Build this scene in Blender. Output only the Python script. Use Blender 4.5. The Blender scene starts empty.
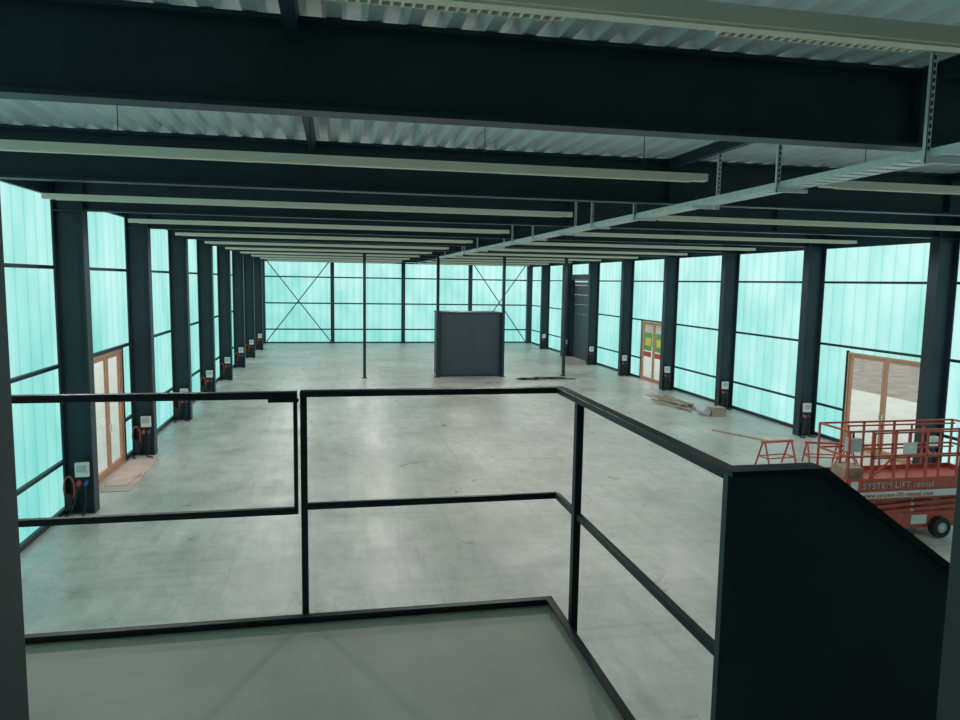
import bpy, math, random
from mathutils import Vector, Matrix
random.seed(4)
sc = bpy.context.scene
sc.view_settings.view_transform = 'Standard'
EYE = 4.8
# ------------------------------------------------------------ materials
def newmat(name):
    m = bpy.data.materials.new(name); m.use_nodes = True
    nt = m.node_tree; nt.nodes.clear()
    out = nt.nodes.new('ShaderNodeOutputMaterial')
    return m, nt, out
def pbr(name, col, rough=0.5, metal=0.0, var=0.12, scale=4.0, spec=0.5, bump=0.0, stretch=(1,1,1)):
    m, nt, out = newmat(name)
    b = nt.nodes.new('ShaderNodeBsdfPrincipled')
    b.inputs['Roughness'].default_value = rough
    b.inputs['Metallic'].default_value = metal
    b.inputs['Specular IOR Level'].default_value = spec
    g = nt.nodes.new('ShaderNodeNewGeometry')
    mp = nt.nodes.new('ShaderNodeMapping'); mp.inputs['Scale'].default_value = stretch
    nt.links.new(g.outputs['Position'], mp.inputs['Vector'])
    n = nt.nodes.new('ShaderNodeTexNoise'); n.inputs['Scale'].default_value = scale; n.inputs['Detail'].default_value = 5
    nt.links.new(mp.outputs[0], n.inputs['Vector'])
    r = nt.nodes.new('ShaderNodeValToRGB')
    r.color_ramp.elements[0].position = 0.3; r.color_ramp.elements[1].position = 0.7
    r.color_ramp.elements[0].color = tuple(c*(1-var) for c in col)+(1,)
    r.color_ramp.elements[1].color = tuple(min(1,c*(1+var)) for c in col)+(1,)
    nt.links.new(n.outputs['Fac'], r.inputs['Fac'])
    nt.links.new(r.outputs['Color'], b.inputs['Base Color'])
    if bump > 0:
        bp = nt.nodes.new('ShaderNodeBump'); bp.inputs['Strength'].default_value = bump; bp.inputs['Distance'].default_value = 0.02
        nt.links.new(n.outputs['Fac'], bp.inputs['Height']); nt.links.new(bp.outputs[0], b.inputs['Normal'])
    nt.links.new(b.outputs[0], out.inputs['Surface'])
    return m
STEEL = pbr('painted_dark_steel', (.019,.034,.043), .45, 0, .12, 2, spec=.32)
RAIL = pbr('railing_paint', (.014,.023,.028), .45, 0, .1, 3, spec=.35)
PANEL = pbr('balustrade_paint', (.032,.058,.065), .5, 0, .1, 3)
GALV = pbr('galvanised_deck', (.90,.94,.96), .32, .25, .08, 1.5)
ZINC = pbr('zinc_tray', (.85,.87,.86), .4, .3, .1, 8)
TAN = pbr('cream_trunking', (.98,.87,.72), .5, 0, .02, 2)
BLACK = pbr('black_rubber', (.012,.012,.012), .6)
RED = pbr('red_paint', (.50,.085,.055), .5, 0, .15, 5)
WHITE = pbr('white_plastic', (.70,.70,.68), .45)
GREYB = pbr('grey_enclosure', (.45,.47,.47), .5)
TIMBER = pbr('door_timber', (.50,.28,.18), .5, 0, .2, 6, stretch=(8,8,1))
WOOD = pbr('raw_planks', (.38,.30,.21), .7, 0, .25, 6)
BOARD = pbr('brown_board', (.55,.41,.35), .7, 0, .15, 3)
DECKC = pbr('deck_screed', (.84,.75,.68), .6, 0, .09, 2.2, bump=.05)
PLASTER = pbr('dark_plaster', (.10,.11,.11), .8)
GRAVEL = pbr('gravel', (.24,.20,.17), .9, 0, .35, 1.3, bump=.2)
GRASS = pbr('rough_grass', (.14,.19,.07), .9, 0, .3, .8)
PAVE = pbr('pale_paving', (.55,.53,.49), .8, 0, .08, 1)
JAMB = pbr('door_jamb_paint', (.05,.05,.057), .5)
ROLL = pbr('sectional_door_paint', (.032,.054,.062), .5)
POSTER_G = pbr('poster_green', (.12,.42,.12), .5)
POSTER_Y = pbr('poster_yellow', (.8,.65,.08), .5)
BLUE=pbr('blue_socket',(.03,.08,.4),.4)

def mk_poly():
    m, nt, out = newmat('glowing_polycarbonate')  # sheets emit: painted glow stands in for daylight coming through
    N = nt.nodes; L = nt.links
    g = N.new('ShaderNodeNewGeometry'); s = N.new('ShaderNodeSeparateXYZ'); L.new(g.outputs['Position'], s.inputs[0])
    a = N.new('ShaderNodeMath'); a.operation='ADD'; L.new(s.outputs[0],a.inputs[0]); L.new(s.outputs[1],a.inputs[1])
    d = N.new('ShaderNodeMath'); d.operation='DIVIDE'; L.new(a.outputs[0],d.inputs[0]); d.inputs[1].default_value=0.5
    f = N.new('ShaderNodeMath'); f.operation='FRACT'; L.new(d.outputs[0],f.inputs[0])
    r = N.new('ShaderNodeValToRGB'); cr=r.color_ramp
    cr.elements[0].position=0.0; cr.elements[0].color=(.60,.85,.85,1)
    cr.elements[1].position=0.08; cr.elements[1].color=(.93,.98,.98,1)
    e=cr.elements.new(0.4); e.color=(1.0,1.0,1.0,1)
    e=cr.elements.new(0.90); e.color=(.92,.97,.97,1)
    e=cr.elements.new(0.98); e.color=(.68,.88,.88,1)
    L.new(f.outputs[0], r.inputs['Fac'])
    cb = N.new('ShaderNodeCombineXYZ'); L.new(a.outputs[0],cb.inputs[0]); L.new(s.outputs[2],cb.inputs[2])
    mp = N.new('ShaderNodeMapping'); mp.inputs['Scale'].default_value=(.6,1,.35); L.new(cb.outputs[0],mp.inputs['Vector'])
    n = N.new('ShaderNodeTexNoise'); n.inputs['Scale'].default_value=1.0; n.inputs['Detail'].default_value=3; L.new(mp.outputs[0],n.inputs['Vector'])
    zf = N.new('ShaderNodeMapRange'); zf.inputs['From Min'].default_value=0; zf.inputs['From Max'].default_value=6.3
    zf.inputs['To Min'].default_value=-.12; zf.inputs['To Max'].default_value=.14; L.new(s.outputs[2],zf.inputs['Value'])  # sky brightness painted into the glow, whiter towards the top
    # painted glow turns a little paler towards the right facade
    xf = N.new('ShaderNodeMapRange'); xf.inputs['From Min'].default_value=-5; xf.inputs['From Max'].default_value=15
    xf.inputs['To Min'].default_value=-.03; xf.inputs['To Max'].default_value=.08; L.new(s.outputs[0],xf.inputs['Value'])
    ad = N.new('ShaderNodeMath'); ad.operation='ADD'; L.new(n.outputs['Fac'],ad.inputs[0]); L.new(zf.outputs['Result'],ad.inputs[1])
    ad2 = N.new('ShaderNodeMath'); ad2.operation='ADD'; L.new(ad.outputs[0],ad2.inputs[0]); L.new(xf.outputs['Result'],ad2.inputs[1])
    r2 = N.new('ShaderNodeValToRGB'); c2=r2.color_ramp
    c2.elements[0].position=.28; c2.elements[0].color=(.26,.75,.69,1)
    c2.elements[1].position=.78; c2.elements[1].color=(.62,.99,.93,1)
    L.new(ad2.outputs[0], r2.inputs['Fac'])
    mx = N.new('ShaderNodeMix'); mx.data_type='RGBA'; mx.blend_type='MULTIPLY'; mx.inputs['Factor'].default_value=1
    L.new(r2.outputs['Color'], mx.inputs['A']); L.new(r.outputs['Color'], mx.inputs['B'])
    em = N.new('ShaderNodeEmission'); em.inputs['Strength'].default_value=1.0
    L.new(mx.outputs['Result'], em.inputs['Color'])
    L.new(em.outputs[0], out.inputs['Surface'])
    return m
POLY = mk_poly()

def mk_glass():
    m, nt, out = newmat('clear_glazing')
    t = nt.nodes.new('ShaderNodeBsdfTransparent'); t.inputs[0].default_value=(.90,.92,.90,1)
    g = nt.nodes.new('ShaderNodeBsdfGlossy'); g.inputs['Roughness'].default_value=.03
    mx = nt.nodes.new('ShaderNodeMixShader'); mx.inputs[0].default_value=.06
    nt.links.new(t.outputs[0],mx.inputs[1]); nt.links.new(g.outputs[0],mx.inputs[2]); nt.links.new(mx.outputs[0],out.inputs['Surface'])
    return m
GLASS = mk_glass()

def mk_floor():
    m, nt, out = newmat('power_floated_concrete')
    N=nt.nodes; L=nt.links
    b=N.new('ShaderNodeBsdfPrincipled'); g=N.new('ShaderNodeNewGeometry')
    def ramp(src,p0,p1,c0,c1):
        r=N.new('ShaderNodeValToRGB'); r.color_ramp.elements[0].position=p0; r.color_ramp.elements[1].position=p1
        r.color_ramp.elements[0].color=c0+(1,); r.color_ramp.elements[1].color=c1+(1,); L.new(src,r.inputs['Fac']); return r.outputs['Color']
    def noise(scale,det,rough=.5,dist=0,vec=None):
        n=N.new('ShaderNodeTexNoise'); n.inputs['Scale'].default_value=scale; n.inputs['Detail'].default_value=det
        n.inputs['Roughness'].default_value=rough; n.inputs['Distortion'].default_value=dist
        L.new(vec or g.outputs['Position'],n.inputs['Vector']); return n.outputs['Fac']
    def mapped(sc_,rot):
        mp=N.new('ShaderNodeMapping'); mp.inputs['Scale'].default_value=sc_; mp.inputs['Rotation'].default_value=(0,0,rot); L.new(g.outputs['Position'],mp.inputs['Vector']); return mp.outputs[0]
    def mul(a,c):
        mx=N.new('ShaderNodeMix'); mx.data_type='RGBA'; mx.blend_type='MULTIPLY'; mx.inputs['Factor'].default_value=1
        L.new(a,mx.inputs['A']); L.new(c,mx.inputs['B']); return mx.outputs['Result']
    n1=noise(.28,7,.65,.3); base=ramp(n1,.36,.64,(.43,.425,.395),(.63,.615,.575))
    n2=noise(2.2,10,.78,.1,mapped((1.3,.6,1),.25)); c=mul(base,ramp(n2,.36,.62,(.76,.77,.76),(1,1,1)))
    n3=noise(.8,8,.75,.5); c=mul(c,ramp(n3,.38,.52,(.87,.88,.87),(1,1,1)))
    # faint straight drag streaks from the trowel machine and cleaning
    n4=noise(1.0,5,.6,0,mapped((.25,4.5,1),.5)); c=mul(c,ramp(n4,.36,.46,(.90,.905,.90),(1,1,1)))
    n5=noise(1.0,5,.6,0,mapped((5.0,.22,1),.12)); c=mul(c,ramp(n5,.36,.45,(.90,.905,.90),(1,1,1)))
    L.new(c,b.inputs['Base Color'])
    rr=N.new('ShaderNodeMapRange'); rr.inputs['From Min'].default_value=.35; rr.inputs['From Max'].default_value=.65; rr.inputs['To Min'].default_value=.26; rr.inputs['To Max'].default_value=.55; L.new(n3,rr.inputs['Value']); L.new(rr.outputs[0],b.inputs['Roughness'])
    b.inputs['Specular IOR Level'].default_value=.6
    bp=N.new('ShaderNodeBump'); bp.inputs['Strength'].default_value=.05; bp.inputs['Distance'].default_value=.02
    L.new(n2,bp.inputs['Height']); L.new(bp.outputs[0],b.inputs['Normal'])
    L.new(b.outputs[0],out.inputs['Surface'])
    return m
FLOOR = mk_floor()

# ------------------------------------------------------------ mesh builder
class MB:
    def __init__(s): s.v=[]; s.f=[]; s.m=[]; s.mats=[]
    def mi(s,mat):
        if mat not in s.mats: s.mats.append(mat)
        return s.mats.index(mat)
    def add(s,vs,fs,mat):
        o=len(s.v); k=s.mi(mat); s.v+= [tuple(v) for v in vs]
        for f in fs: s.f.append([i+o for i in f]); s.m.append(k)
    def box(s,x0,x1,y0,y1,z0,z1,mat):
        s.add([(x0,y0,z0),(x1,y0,z0),(x1,y1,z0),(x0,y1,z0),(x0,y0,z1),(x1,y0,z1),(x1,y1,z1),(x0,y1,z1)],
              [(0,3,2,1),(4,5,6,7),(0,1,5,4),(1,2,6,5),(2,3,7,6),(3,0,4,7)],mat)
    def bar(s,p,q,w,h,mat):
        p=Vector(p);q=Vector(q);d=(q-p).normalized()
        up=Vector((0,0,1)) if abs(d.z)<.95 else Vector((0,1,0))
        r=d.cross(up).normalized()*w/2; u=r.cross(d).normalized()*h/2
        vs=[p-r-u,p+r-u,p+r+u,p-r+u,q-r-u,q+r-u,q+r+u,q-r+u]
        s.add(vs,[(0,3,2,1),(4,5,6,7),(0,1,5,4),(1,2,6,5),(2,3,7,6),(3,0,4,7)],mat)
    def cyl(s,p,q,r,mat,n=14,r2=None):
        p=Vector(p);q=Vector(q);d=(q-p).normalized(); r2=r if r2 is None else r2
        a=d.orthogonal().normalized(); b=d.cross(a)
        vs=[];
        for c,rr in ((p,r),(q,r2)):
            for i in range(n):
                t=2*math.pi*i/n; vs.append(c+a*math.cos(t)*rr+b*math.sin(t)*rr)
        fs=[tuple(range(n-1,-1,-1)),tuple(range(n,2*n))]
        for i in range(n): fs.append((i,(i+1)%n,n+(i+1)%n,n+i))
        s.add(vs,fs,mat)
    def tube(s,pts,r,mat,n=8):
        for a,b in zip(pts[:-1],pts[1:]): s.cyl(a,b,r,mat,n)
    def prism_y(s,poly,y0,y1,mat):
        n=len(poly)
        vs=[(x,y0,z) for x,z in poly]+[(x,y1,z) for x,z in poly]
        fs=[tuple(range(n)),tuple(range(2*n-1,n-1,-1))]
        for i in range(n): fs.append((i,n+i,n+(i+1)%n,(i+1)%n))
        s.add(vs,fs,mat)
    def build(s,name,bevel=0,parent=None):
        me=bpy.data.meshes.new(name); me.from_pydata(s.v,[],s.f)
        for m in s.mats: me.materials.append(m)
        me.polygons.foreach_set('material_index',s.m); me.update()
        import bmesh
        bm=bmesh.new(); bm.from_mesh(me); bmesh.ops.recalc_face_normals(bm,faces=bm.faces); bm.to_mesh(me); bm.free()
        ob=bpy.data.objects.new(name,me); sc.collection.objects.link(ob)
        if bevel:
            md=ob.modifiers.new('bevel','BEVEL'); md.width=bevel; md.segments=2; md.limit_method='ANGLE'
        if parent: ob.parent=parent
        return ob

XL, XR = -5.45, 15.35
CLI, CRI = -4.80, 14.66
YF = 55.6; Y0=-3.0
BZ0, BZ1 = 6.05, 6.72
COLY=[5.8,10.7]+[5.6+5*k for k in range(2,10)]

# ------------------------------------------------------------ shell
b=MB(); b.box(XL,XR,Y0,YF,-.3,0,FLOOR); b.build('floor')
b=MB(); b.box(-60,XL-.1,-30,100,-.35,-.06,PAVE); b.box(XR+.1,XR+9,-30,100,-.35,-.05,PAVE); b.box(XR+9,XR+20,-30,100,-.35,-.06,GRAVEL); b.box(XR+20,120,-30,100,-.35,-.055,GRASS)
b.box(XL-.1,XR+.1,YF+.2,100,-.35,-.06,GRAVEL); b.build('ground')

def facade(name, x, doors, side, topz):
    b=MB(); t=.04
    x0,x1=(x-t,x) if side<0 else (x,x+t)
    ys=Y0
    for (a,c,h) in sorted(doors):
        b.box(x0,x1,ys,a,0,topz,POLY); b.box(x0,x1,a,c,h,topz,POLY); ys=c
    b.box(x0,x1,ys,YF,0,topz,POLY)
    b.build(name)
    r=MB(); i0,i1=(x+.003,x+.08) if side<0 else (x-.08,x-.003)
    def rail(z,hh):
        yy=Y0+.01
        for (a,c,h) in sorted(doors):
            if z<h+.02:
                r.box(i0,i1,yy,a-.06,z-hh,z+hh,STEEL); yy=c+.06
        r.box(i0,i1,yy,YF-.1,z-hh,z+hh,STEEL)
    for z in (1.05,3.0,4.95): rail(z,.035)
    rail(.06,.05)
    r.box(i0,i1,Y0+.01,YF-.1,topz-.12,BZ1,STEEL)
    for (a,c,h) in doors:
        r.box(i0,i1,a-.055,a-.005,.0,h+.04,STEEL); r.box(i0,i1,c+.005,c+.055,.0,h+.04,STEEL)
    r.build('trim_left' if side<0 else 'trim_right')
    u=MB()
    u.box(x0,x1,Y0,YF,topz,BZ1+.2,STEEL); u.build('wall_left_upper' if side<0 else 'wall_right_upper')
LD=[(17.6,19.9,2.95)]
RD=[(16.2,19.2,2.85),(31.6,34.3,2.95),(41.0,45.2,4.9)]
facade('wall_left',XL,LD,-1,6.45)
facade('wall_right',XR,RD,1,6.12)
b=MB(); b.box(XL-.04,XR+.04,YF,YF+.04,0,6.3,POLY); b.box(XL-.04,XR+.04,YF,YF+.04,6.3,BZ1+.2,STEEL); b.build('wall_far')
b=MB(); b.box(XL-.04,XR+.04,Y0-.1,Y0,0,BZ1+.2,PLASTER); b.build('wall_back')
b=MB()
for z in (.06,1.05,3.0,4.95,6.1): b.box(XL+.02,XR-.02,YF-.08,YF-.003,z-.05,z+.05,STEEL)
for x in (-.2,5.1,10.3): b.box(x-.14,x+.14,YF-.42,YF-.09,0,BZ1,STEEL)
b.box(XL+.09,XL+.4,YF-.42,YF-.09,0,BZ1,STEEL); b.box(XR-.5,XR-.09,YF-.42,YF-.09,0,BZ1,STEEL)
for xa,xb in ((-5.0,-.35),(10.5,14.8)):
    b.cyl((xa,YF-.13,.15),(xb,YF-.13,6.2),.035,STEEL,8); b.cyl((xb,YF-.2,.15),(xa,YF-.2,6.2),.035,STEEL,8)
b.box(XL+.1,XR-.1,YF-.5,YF-.2,BZ0+.2,BZ1,STEEL)
b.build('trim_far')

# corrugated ceiling
b=MB(); p=.30;x=XL
prof=[(0,0),(.11,0),(.15,.13),(.26,.13)]
pts=[]
while x<XR:
    for dx,dz in prof:
        if x+dx<XR: pts.append((x+dx,BZ1+.01+dz))
    x+=p
pts.append((XR,pts[-1][1]))
n=len(pts); vs=[];fs=[]
ylist=[Y0]+[c for c in COLY]+[YF]
for y in ylist:
    vs+=[(px,y,pz) for px,pz in pts]
for j in range(len(ylist)-1):
    for i in range(n-1): fs.append((j*n+i,j*n+i+1,(j+1)*n+i+1,(j+1)*n+i))
b.add(vs,fs,GALV)
b.build('ceiling')
b=MB(); b.box(XL-.04,XR+.04,Y0-.1,YF+.04,BZ1+.2,BZ1+.3,PLASTER); b.build('roof_slab')

def column(x0,x1,y):
    b=MB(); t=.035; hw=.15
    b.box(x0,x0+t,y-hw,y+hw,0,BZ1,STEEL); b.box(x1-t,x1,y-hw,y+hw,0,BZ1,STEEL)
    b.box(x0+t,x1-t,y-.02,y+.02,0,BZ1,STEEL)
    for z in (.0,BZ0-.02,BZ1-.03): b.box(x0+t,x1-t,y-hw+.01,y-.02,z,z+.03,STEEL); b.box(x0+t,x1-t,y+.02,y+hw-.01,z,z+.03,STEEL)
    b.build('steel_column')
for y in COLY+[.6]:
    column(XL+.09,CLI,y); column(CRI,XR-.09,y)
def beam(y):
    b=MB(); x0,x1=CLI+.003,CRI-.003; t=.035; hw=.11
    b.box(x0,x1,y-hw,y+hw,BZ0,BZ0+t,STEEL); b.box(x0,x1,y-hw,y+hw,BZ1-t,BZ1,STEEL)
    b.box(x0,x1,y-.015,y+.015,BZ0+t,BZ1-t,STEEL)
    for x in (x0,5.1,10.2,x1-.02):
        b.box(x,x+.02,y-hw+.01,y+hw-.01,BZ0+t,BZ1-t,STEEL)
    b.build('roof_beam')
for y in [.6]+COLY: beam(y)
yy=[.6]+COLY+[YF-.4]
for x in (-.3,5.1,10.2):
    b=MB()
    for a,c in zip(yy[:-1],yy[1:]):
        b.box(x-.05,x+.05,a+.12,c-.12,BZ1-.14,BZ1-.005,STEEL)
    b.build('roof_tie_beam')

def strip(x0,x1,y):
    b=MB(); z=6.03
    b.box(x0,x1,y-.055,y+.055,z,z+.085,TAN)
    b.box(x0+.2,x1-.2,y-.035,y+.035,z-.012,z,TAN)
    x=x0+.8
    while x<x1-1.2:
        b.box(x,x+1.1,y+.055,y+.061,z+.0,z+.06,BLACK); b.box(x,x+1.1,y+.12,y+.126,z,z+.06,TAN)
        b.box(x,x+1.1,y+.061,y+.12,z+.055,z+.06,BLACK)
        for k in range(23):
            b.box(x+k*.05,x+k*.05+.012,y+.061,y+.12,z,z+.05,TAN)
        x+=1.9
    x=x0+.6
    while x<x1:
        b.cyl((x,y,z+.085),(x,y,BZ1),.005,STEEL,6); x+=1.9
    b.build('luminaire_trunking')
SY=[3.3]+[3.1+5*k for k in range(1,11)]
for y in SY:
    strip(-4.65,4.35,y); strip(5.9,14.4,y)
for y in SY[1:]:
    for x in (-2.6,1.9,7.6,12.2):
        l=bpy.data.lights.new('floor_fill_spot','SPOT'); l.energy=128 if y>10 else 75; l.spot_size=math.radians(174); l.spot_blend=.3; l.shadow_soft_size=0.0  # added fill spots to brighten the floor; the ceiling strips are unlit
        l.color=(1,.96,.925)
        o=bpy.data.objects.new('floor_fill_spot',l); sc.collection.objects.link(o); o.location=(x,y,6.0)

# cable tray
b=MB(); tx0,tx1,tz=4.82,5.10,5.88
b.box(tx0,tx0+.012,2.5,34,tz,tz+.07,ZINC); b.box(tx1-.012,tx1,2.5,34,tz,tz+.07,ZINC)
y=2.5
while y<34: b.box(tx0+.012,tx1-.012,y,y+.13,tz,tz+.008,ZINC); y+=.18
for i,xx in enumerate((4.88,4.93,4.97,5.03)): b.cyl((xx,2.5,tz+.02),(xx,33.8,tz+.022),.011,BLACK if i%2 else GREYB,6)
hy=[3.2,5.25,7.3,9.2,11.2,13.2,15.2,17.4,19.5,22,24.5,27,29.5,32]
for i,y in enumerate(hy):
    xh=tx0-.04 if i%3 else tx1+.03
    b.box(xh-.012,xh+.03,y-.005,y+.0,tz-.05,BZ1,ZINC); b.box(xh-.012,xh-.006,y-.005,y+.035,tz-.05,BZ1,ZINC)
    zz=tz+.05
    while zz<BZ1-.05: b.box(xh,xh+.018,y-.008,y-.0045,zz,zz+.035,BLACK); zz+=.06
    b.box(tx0-.06,tx1+.06,y-.0,y+.035,tz-.045,tz-.005,ZINC)
b.build('cable_tray')
b=MB(); b.cyl((5.35,8,5.98),(5.35,50,5.98),.018,GREYB,8)
b.build('ceiling_conduit')

# ------------------------------------------------------------ doors
def door(name,x,side,y0,y1,h,leaves=2,poster=False):
    b=MB(); s=-1 if side<0 else 1
    xa,xb=sorted((x-s*.06,x+s*.05)); f=.06
    y0+=.01;y1-=.01;h-=.01
    b.box(xa,xb,y0,y0+f,0,h,TIMBER); b.box(xa,xb,y1-f,y1,0,h,TIMBER); b.box(xa,xb,y0+f,y1-f,h-f,h,TIMBER); b.box(xa,xb,y0+f,y1-f,0,.05,TIMBER)
    w=(y1-y0-2*f)/leaves
    for i in range(leaves):
        a=y0+f+i*w+.005; c=a+w-.01; m=x
        b.box(m-.03,m+.03,a,a+.08,.055,h-f-.005,TIMBER); b.box(m-.03,m+.03,c-.08,c,.055,h-f-.005,TIMBER)
        b.box(m-.03,m+.03,a+.08,c-.08,.055,.17,TIMBER); b.box(m-.03,m+.03,a+.08,c-.08,h-f-.09,h-f-.005,TIMBER)
        b.box(m-.006,m+.006,a+.08,c-.08,.17,h-f-.09,GLASS)
        hy_=a+.05 if i else c-.05
        b.bar((m-s*.06,hy_,1.0),(m-s*.06,hy_,1.2),.02,.02,ZINC); b.bar((m-s*.03,hy_,1.1),(m-s*.06,hy_,1.1),.02,.02,ZINC)
        if poster:
            b.box(m-s*.02-.003,m-s*.02+.003,a+.18,c-.18,1.5,2.4,POSTER_G); b.box(m-s*.026-.003,m-s*.026+.003,a+.3,c-.35,1.75,2.15,POSTER_Y)
            b.box(m-s*.026-.003,m-s*.026+.003,a+.2,c-.2,1.2,1.45,RED)
    b.build(name)
door('door_1',XL,-1,17.6,19.9,2.95)
door('door_2',XR,1,16.2,19.2,2.85)
door('door_3',XR,1,31.6,34.3,2.95,poster=True)
b=MB(); b.box(XR-.05,XR+.02,41.02,45.18,0,.4,ROLL)
z=.41
while z<4.85:
    b.box(XR-.05,XR+.02,41.02,45.18,z,min(z+.6,4.88),ROLL); z+=.61
b.box(XR-.2,XR-.06,40.95,41.1,0,5.3,STEEL); b.box(XR-.2,XR-.06,45.05,45.2,0,5.3,STEEL); b.box(XR-.3,XR-.06,40.95,45.2,5.0,5.35,STEEL)
b.build('door_4')

# ------------------------------------------------------------ partition posts & cabin
for x in (1.4,5.0,8.35,11.6):
    b=MB(); b.box(x-.07,x+.07,35.53,35.67,0,BZ0-.02,STEEL); b.box(x-.14,x+.14,35.46,35.74,0,.02,STEEL); b.box(x-.14,x+.14,35.46,35.74,BZ0-.02,BZ0-.001,STEEL); b.build('steel_post')
b=MB(); X0,X1,Ya,Yb=5.08,8.3,35.78,37.4
b.box(X0,X1,Ya,Yb,.0,3.2,ROLL); b.box(X0-.04,X1+.04,Ya-.04,Yb+.04,3.2,3.26,STEEL)
b.box(X0-.02,X0+.1,Ya-.03,Ya,0,3.2,STEEL); b.box(X1-.1,X1+.02,Ya-.03,Ya,0,3.2,STEEL)
b.box(X0+.1,X1-.1,Ya-.02,Ya,0,.12,STEEL)
b.build('lift_shaft_enclosure')
b=MB()
for j in range(5):
    cx,cy=9.2+j*.45,34.6+random.uniform(-.3,.3); pts=[]
    for i in range(17):
        t=i/16*2*math.pi*1.0; pts.append((cx+.3*math.cos(t)*(1+.2*math.sin(2*t+j)),cy+.3*math.sin(t),.03+.02*j*.5))
    b.tube(pts,.025,BLACK,6)
b.tube([(8.8,34.5,.03),(9.6,34.3,.03),(10.6,34.6,.03),(11.8,34.2,.03)],.025,BLACK,6)
b.build('cable_coils')

def pbox(x,y,side):
    b=MB(); yn=y-.16
    b.box(x-.15,x+.15,yn-.02,yn,.5,1.12,BLACK)
    b.box(x-.12,x+.12,yn-.12,yn-.02,.80,1.08,WHITE); b.box(x-.09,x+.09,yn-.13,yn-.12,.9,1.04,GREYB)
    b.cyl((x-.07,yn-.02,.68),(x-.07,yn-.13,.64),.045,RED,12); b.cyl((x+.06,yn-.02,.68),(x+.06,yn-.13,.64),.04,BLUE,12)
    b.tube([(x-.08,yn-.13,.6),(x-.11,yn-.18,.35),(x-.2,yn-.2,.08),(x-.32,yn-.25,.03),(x-.22,yn-.4,.03)],.02,BLACK,6)
    b.tube([(x+.06,yn-.13,.6),(x+.08,yn-.16,.3),(x+.02,yn-.2,.03),(x+.2,yn-.35,.03)],.018,BLACK,6)
    if side<0:
        xx=x-.26; pts=[(xx+.10*math.cos(t*.5236),yn-.06,.55+.26*math.sin(t*.5236)) for t in range(13)]
        b.tube(pts,.016,RED,6); b.box(xx-.08,xx+.06,yn-.10,yn-.0,.12,.45,BLACK)
    else: b.box(x-.12,x+.12,yn-.12,yn,.08,.4,BLACK)
    b.build('power_outlet_box')
for y in COLY[2:]:
    pbox(-4.98,y,-1); pbox(14.86,y,1)

# ------------------------------------------------------------ loose material
b=MB(); b.box(-5.25,-4.55,17.0,18.2,0,.012,BOARD); b.box(-5.3,-4.6,18.3,20.0,0,.014,BOARD); b.box(-5.2,-4.7,17.4,18.6,.014,.026,BOARD); b.build('floor_protection_board')
b=MB()
for i in range(9):
    x=13.3+random.uniform(-.2,.5); y=25+random.uniform(-.2,.8); a=random.uniform(-.3,.3)
    b.bar((x,y,.04+.045*i*.5),(x+2.2*math.sin(a),y+2.4,.04+.045*i*.5),.12,.04,WOOD)
b.box(13.6,14.1,23.9,24.4,0,.32,WOOD); b.box(13.7,14.0,24.5,24.8,0,.22,GREYB)
b.cyl((13.4,24.0,.16),(13.4,24.6,.16),.14,GREYB,14)
b.build('timber_pile')
b=MB(); b.bar((12.3,21.6,.02),(13.2,19.8,.02),.12,.03,WOOD); b.build('loose_plank')
b=MB()
for i in range(5): b.box(10.6+.02*i,12.2-.03*i,15.5+.02*i,16.4,.03*i,.03*i+.026,GREYB if i%2 else WHITE)
b.box(10.8,11.4,15.7,16.1,.15,.22,WOOD)
b.build('board_stack')
def trestle(x,y,L,h,rot=0):
    b=MB(); w=.3
    for e in (0,L):
        b.bar((e,-w,0),(e,-.04,h),.035,.035,RED); b.bar((e,w,0),(e,.04,h),.035,.035,RED); b.bar((e,-w*.62,h*.4),(e,w*.62,h*.4),.03,.03,RED)
    b.bar((-.06,0,h),(L+.06,0,h),.1,.05,RED); b.bar((0,-w*.62,h*.4),(L,-w*.62,h*.4),.03,.03,RED); b.bar((0,w*.62,h*.4),(L,w*.62,h*.4),.03,.03,RED)
    o=b.build('trestle'); o.location=(x,y,0.0); o.rotation_euler=(0,0,rot)
trestle(11.15,16.95,.85,.68,.1); trestle(12.55,17.1,.8,.6,-.3); trestle(13.1,16.2,.7,.6,.9)
b=MB()
for i in range(6): b.cyl((13.0+.1*i,13.6,.05),(14.0+.05*i,14.9,.05),.045,ZINC,10)
b.build('pipe_bundle')

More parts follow.
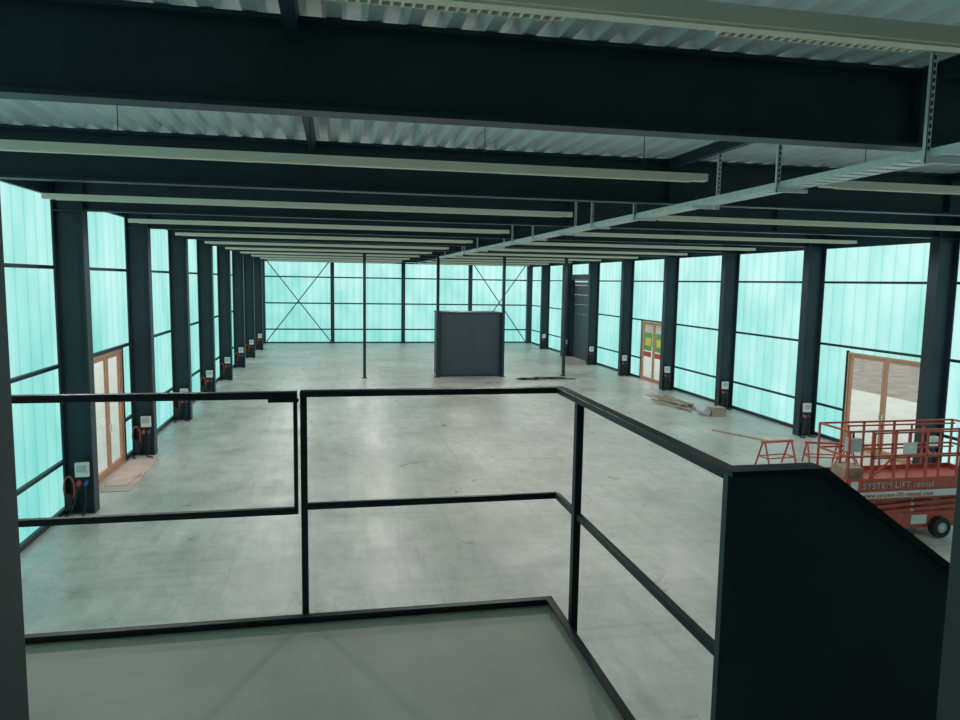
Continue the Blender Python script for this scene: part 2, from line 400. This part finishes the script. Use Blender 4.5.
def scissor_lift():
    b=MB(); x0,x1=9.38,12.45; ya,yb=11.55,12.45
    b.box(9.9,12.0,ya+.12,yb-.12,.2,.52,RED)
    b.prism_y([(9.6,.28),(9.85,.18),(12.0,.18),(12.2,.28),(12.1,.5),(9.7,.5)],ya+.08,yb-.08,RED)
    for wx in (9.95,11.5):
        for y_,d in ((ya-.05,.14),(yb-.09,.14)):
            b.cyl((wx,y_,.2),(wx,y_+d,.2),.2,BLACK,24); yo=y_-.006 if y_<12 else y_+d
            b.cyl((wx,yo,.2),(wx,yo+.006,.2),.10,GREYB,18); b.cyl((wx,yo-.01,.2),(wx,yo+.012,.2),.04,WHITE,12)
    for y_ in (ya+.10,yb-.2):
        for k in range(3):
            za=.50+.12*k
            b.bar((9.8,y_,za),(12.0,y_+.0,za+.10),.05,.06,RED); b.bar((9.8,y_+.055,za+.10),(12.0,y_+.055,za),.05,.06,RED)
            b.cyl((10.9,y_-.03,za+.05),(10.9,y_+.09,za+.05),.035,GREYB,10)
    b.bar((10.0,12.0,.6),(11.5,12.0,.8),.09,.09,ZINC)
    b.box(x0,x1,ya,yb,1.07,1.13,RED); b.box(x0,x1,ya-.012,ya,.99,1.22,RED); b.box(x0,x1,yb,yb+.012,.99,1.22,RED)
    b.box(x0-.012,x0,ya,yb,.99,1.22,RED); b.box(x1,x1+.012,ya,yb,.99,1.22,RED)
    b.box(x0+.25,x1-.05,ya-.012,ya+.01,.81,.985,RED); b.box(x0+.28,x1-.08,ya-.018,ya-.013,.84,.965,WHITE)
    t=.035
    for z in (1.65,2.13):
        b.bar((x0,ya+.02,z),(x1,ya+.02,z),t,t,RED); b.bar((x0,yb-.02,z),(x1,yb-.02,z),t,t,RED)
        b.bar((x0,ya+.02,z),(x0,yb-.02,z),t,t,RED); b.bar((x1,ya+.02,z),(x1,yb-.02,z),t,t,RED)
        b.bar((x0+.55,ya+.09,z-.06),(x1,ya+.09,z-.06),.028,.028,RED); b.bar((x0+.55,yb-.09,z-.06),(x1,yb-.09,z-.06),.028,.028,RED)
    for y_ in (ya+.02,yb-.02):
        for xx in (x0,x0+.5,x0+1.0,x0+1.7,x0+2.4,x1): b.bar((xx,y_,1.13),(xx,y_,2.13),t,t,RED)
    for y_ in (ya+.09,yb-.09):
        for xx in (x0+.6,x0+1.35,x0+2.05): b.bar((xx,y_,1.13),(xx,y_,2.07),.028,.028,RED)
    b.bar((x0+.5,ya+.02,1.22),(x0+1.0,ya+.02,1.65),.03,.03,RED)
    b.box(x0+1.15,x0+1.45,ya-.002,ya+.004,1.68,1.9,WHITE); b.box(x0+.06,x0+.22,ya-.018,ya-.013,1.02,1.18,WHITE)
    b.box(x0+.05,x0+.3,ya+.06,ya+.22,1.73,1.98,GREYB); b.box(x0+.1,x0+.5,ya+.2,yb-.3,1.13,1.38,WOOD)
    b.cyl((x0+.17,ya+.14,1.98),(x0+.17,ya+.14,2.08),.02,BLACK,8)
    b.box(10.9,11.25,ya+.07,ya+.079,.26,.44,WHITE)
    ob=b.build('scissor_lift')
    for txt,z,s,mat in (('SYSTEM LIFT rental',1.035,.165,GREYB),('www.system-lift-rental.com',.86,.12,RED)):
        c=bpy.data.curves.new('lettering','FONT'); c.body=txt; c.size=s; c.extrude=.001; c.space_character=1.15; c.offset=.002
        o=bpy.data.objects.new('lettering',c); sc.collection.objects.link(o); c.materials.append(mat)
        o.rotation_euler=(math.pi/2,0,0); o.location=(x0+.32,ya-.024,z); o.parent=ob
scissor_lift()

# ------------------------------------------------------------ deck / mezzanine
DZ=3.2; EX=1.04; EY=3.31
b=MB()
b.box(-4.6,EX,Y0+.05,EY,DZ-.22,DZ,DECKC); b.box(EX,1.33,Y0+.05,1.70,DZ-.22,DZ,DECKC)
b.build('mezzanine_deck')
b=MB()
b.box(-4.6,EX+.012,EY+.002,EY+.014,DZ-.26,DZ+.04,RAIL); b.box(EX+.002,EX+.014,1.78,EY+.014,DZ-.26,DZ+.04,RAIL)
b.box(-4.6,EX+.012,EY-.022,EY+.002,DZ+.03,DZ+.04,RAIL)
b.box(EX-.022,EX+.002,1.78,EY-.022,DZ+.03,DZ+.04,RAIL)
b.build('trim_deck_edge')
for x,y in ((-4.3,2.9),(.8,2.9),(-1.7,2.9)):
    b=MB(); b.box(x-.08,x+.08,y-.08,y+.08,0,DZ-.221,STEEL); b.box(x-.15,x+.15,y-.15,y+.15,0,.02,STEEL); b.build('deck_support_post')
b=MB(); TZ=4.285; MZ=3.748; ry=EY+.045; rx=EX+.04
b.box(-.16,rx+.02,ry-.025,ry+.025,TZ-.020,TZ+.008,RAIL)
b.box(-.13,rx,ry-.012,ry+.012,MZ-.015,MZ+.015,RAIL)
b.box(-.16,-.13,ry-.02,ry+.02,DZ-.2,TZ-.020,RAIL)
b.box(rx-.025,rx+.025,1.79,ry-.025,TZ-.020,TZ+.008,RAIL)
b.box(rx-.014,rx+.010,1.79,ry-.012,MZ-.015,MZ+.015,RAIL)
b.box(rx-.026,rx+.008,3.04-.02,3.04+.02,DZ-.2,TZ-.020,RAIL)
b.build('guard_railing',.003)
b=MB()
b.box(-4.55,-.172,ry-.035,ry+.01,TZ-.026,TZ+.006,RAIL); b.box(-4.55,-.19,ry-.03,ry+.002,MZ-.028,MZ+.002,RAIL)
b.box(-.19,-.172,ry-.03,ry+.002,MZ-.028,TZ-.026,RAIL); b.box(-.30,-.165,ry-.03,ry-.002,TZ-.042,TZ-.026,RAIL)
for x in (-1.75,-3.0,-4.5): b.box(x-.02,x+.02,ry-.03,ry+.005,DZ-.2,TZ-.026,RAIL)
b.build('railing_gate',.003)
b=MB(); sl=math.tan(math.radians(35)); xe=1.33+3.2/sl
b.prism_y([(1.043,4.288),(1.325,4.288),(xe,4.288-3.2),(xe,.0),(xe-.3,.0),(1.34,2.9),(1.043,2.9)],1.74,1.765,PANEL)
b.box(1.043,1.325,1.72,1.785,4.288,4.303,RAIL)
b.bar((1.325,1.752,4.295),(xe,1.752,4.295-3.2),.065,.018,RAIL)
b.build('stair_balustrade')
b=MB(); n=18; rz=3.2/n; rn=(xe-1.33)/n
for i in range(1,n):
    b.box(1.34+(i-1)*rn,1.34+i*rn+.02,.80,1.70,DZ-i*rz-.04,DZ-i*rz,STEEL)
b.prism_y([(1.34,3.2),(xe,.05),(xe,0),(xe-.35,0),(1.34,2.85)],.77,.79,STEEL)
b.prism_y([(1.34,3.2),(xe,.05),(xe,0),(xe-.35,0),(1.34,2.85)],1.71,1.73,STEEL)
b.build('staircase')
b=MB()
b.box(-.465,-.37,.80,.92,DZ,5.75,JAMB); b.box(.94,1.03,.80,.92,DZ,5.75,JAMB); b.box(-.37,.94,.80,.92,5.65,5.75,JAMB)
b.box(-.48,-.465,.78,.94,DZ,5.75,JAMB); b.box(1.03,1.045,.78,.94,DZ,5.75,JAMB)
b.build('door_frame')

w=bpy.data.worlds.new('sky'); sc.world=w; w.use_nodes=True
nt=w.node_tree; nt.nodes.clear()
o=nt.nodes.new('ShaderNodeOutputWorld'); bg=nt.nodes.new('ShaderNodeBackground')
bg.inputs[0].default_value=(.95,.98,1,1); bg.inputs[1].default_value=1.8
nt.links.new(bg.outputs[0],o.inputs[0])

th=math.radians(11.4); p=math.radians(6.2); ro=math.radians(.9)
f=Vector((math.sin(th)*math.cos(p),math.cos(th)*math.cos(p),-math.sin(p)))
r0=Vector((math.cos(th),-math.sin(th),0)); u0=r0.cross(f)
R=math.cos(ro)*r0+math.sin(ro)*u0; U=-math.sin(ro)*r0+math.cos(ro)*u0
M=Matrix(((R.x,U.x,-f.x,0),(R.y,U.y,-f.y,0),(R.z,U.z,-f.z,EYE),(0,0,0,1)))
cd=bpy.data.cameras.new('camera'); cam=bpy.data.objects.new('camera',cd); sc.collection.objects.link(cam)
cam.matrix_world=M; cd.sensor_width=36; cd.lens=721/960*36; cd.clip_start=.05; cd.clip_end=300
sc.camera=cam
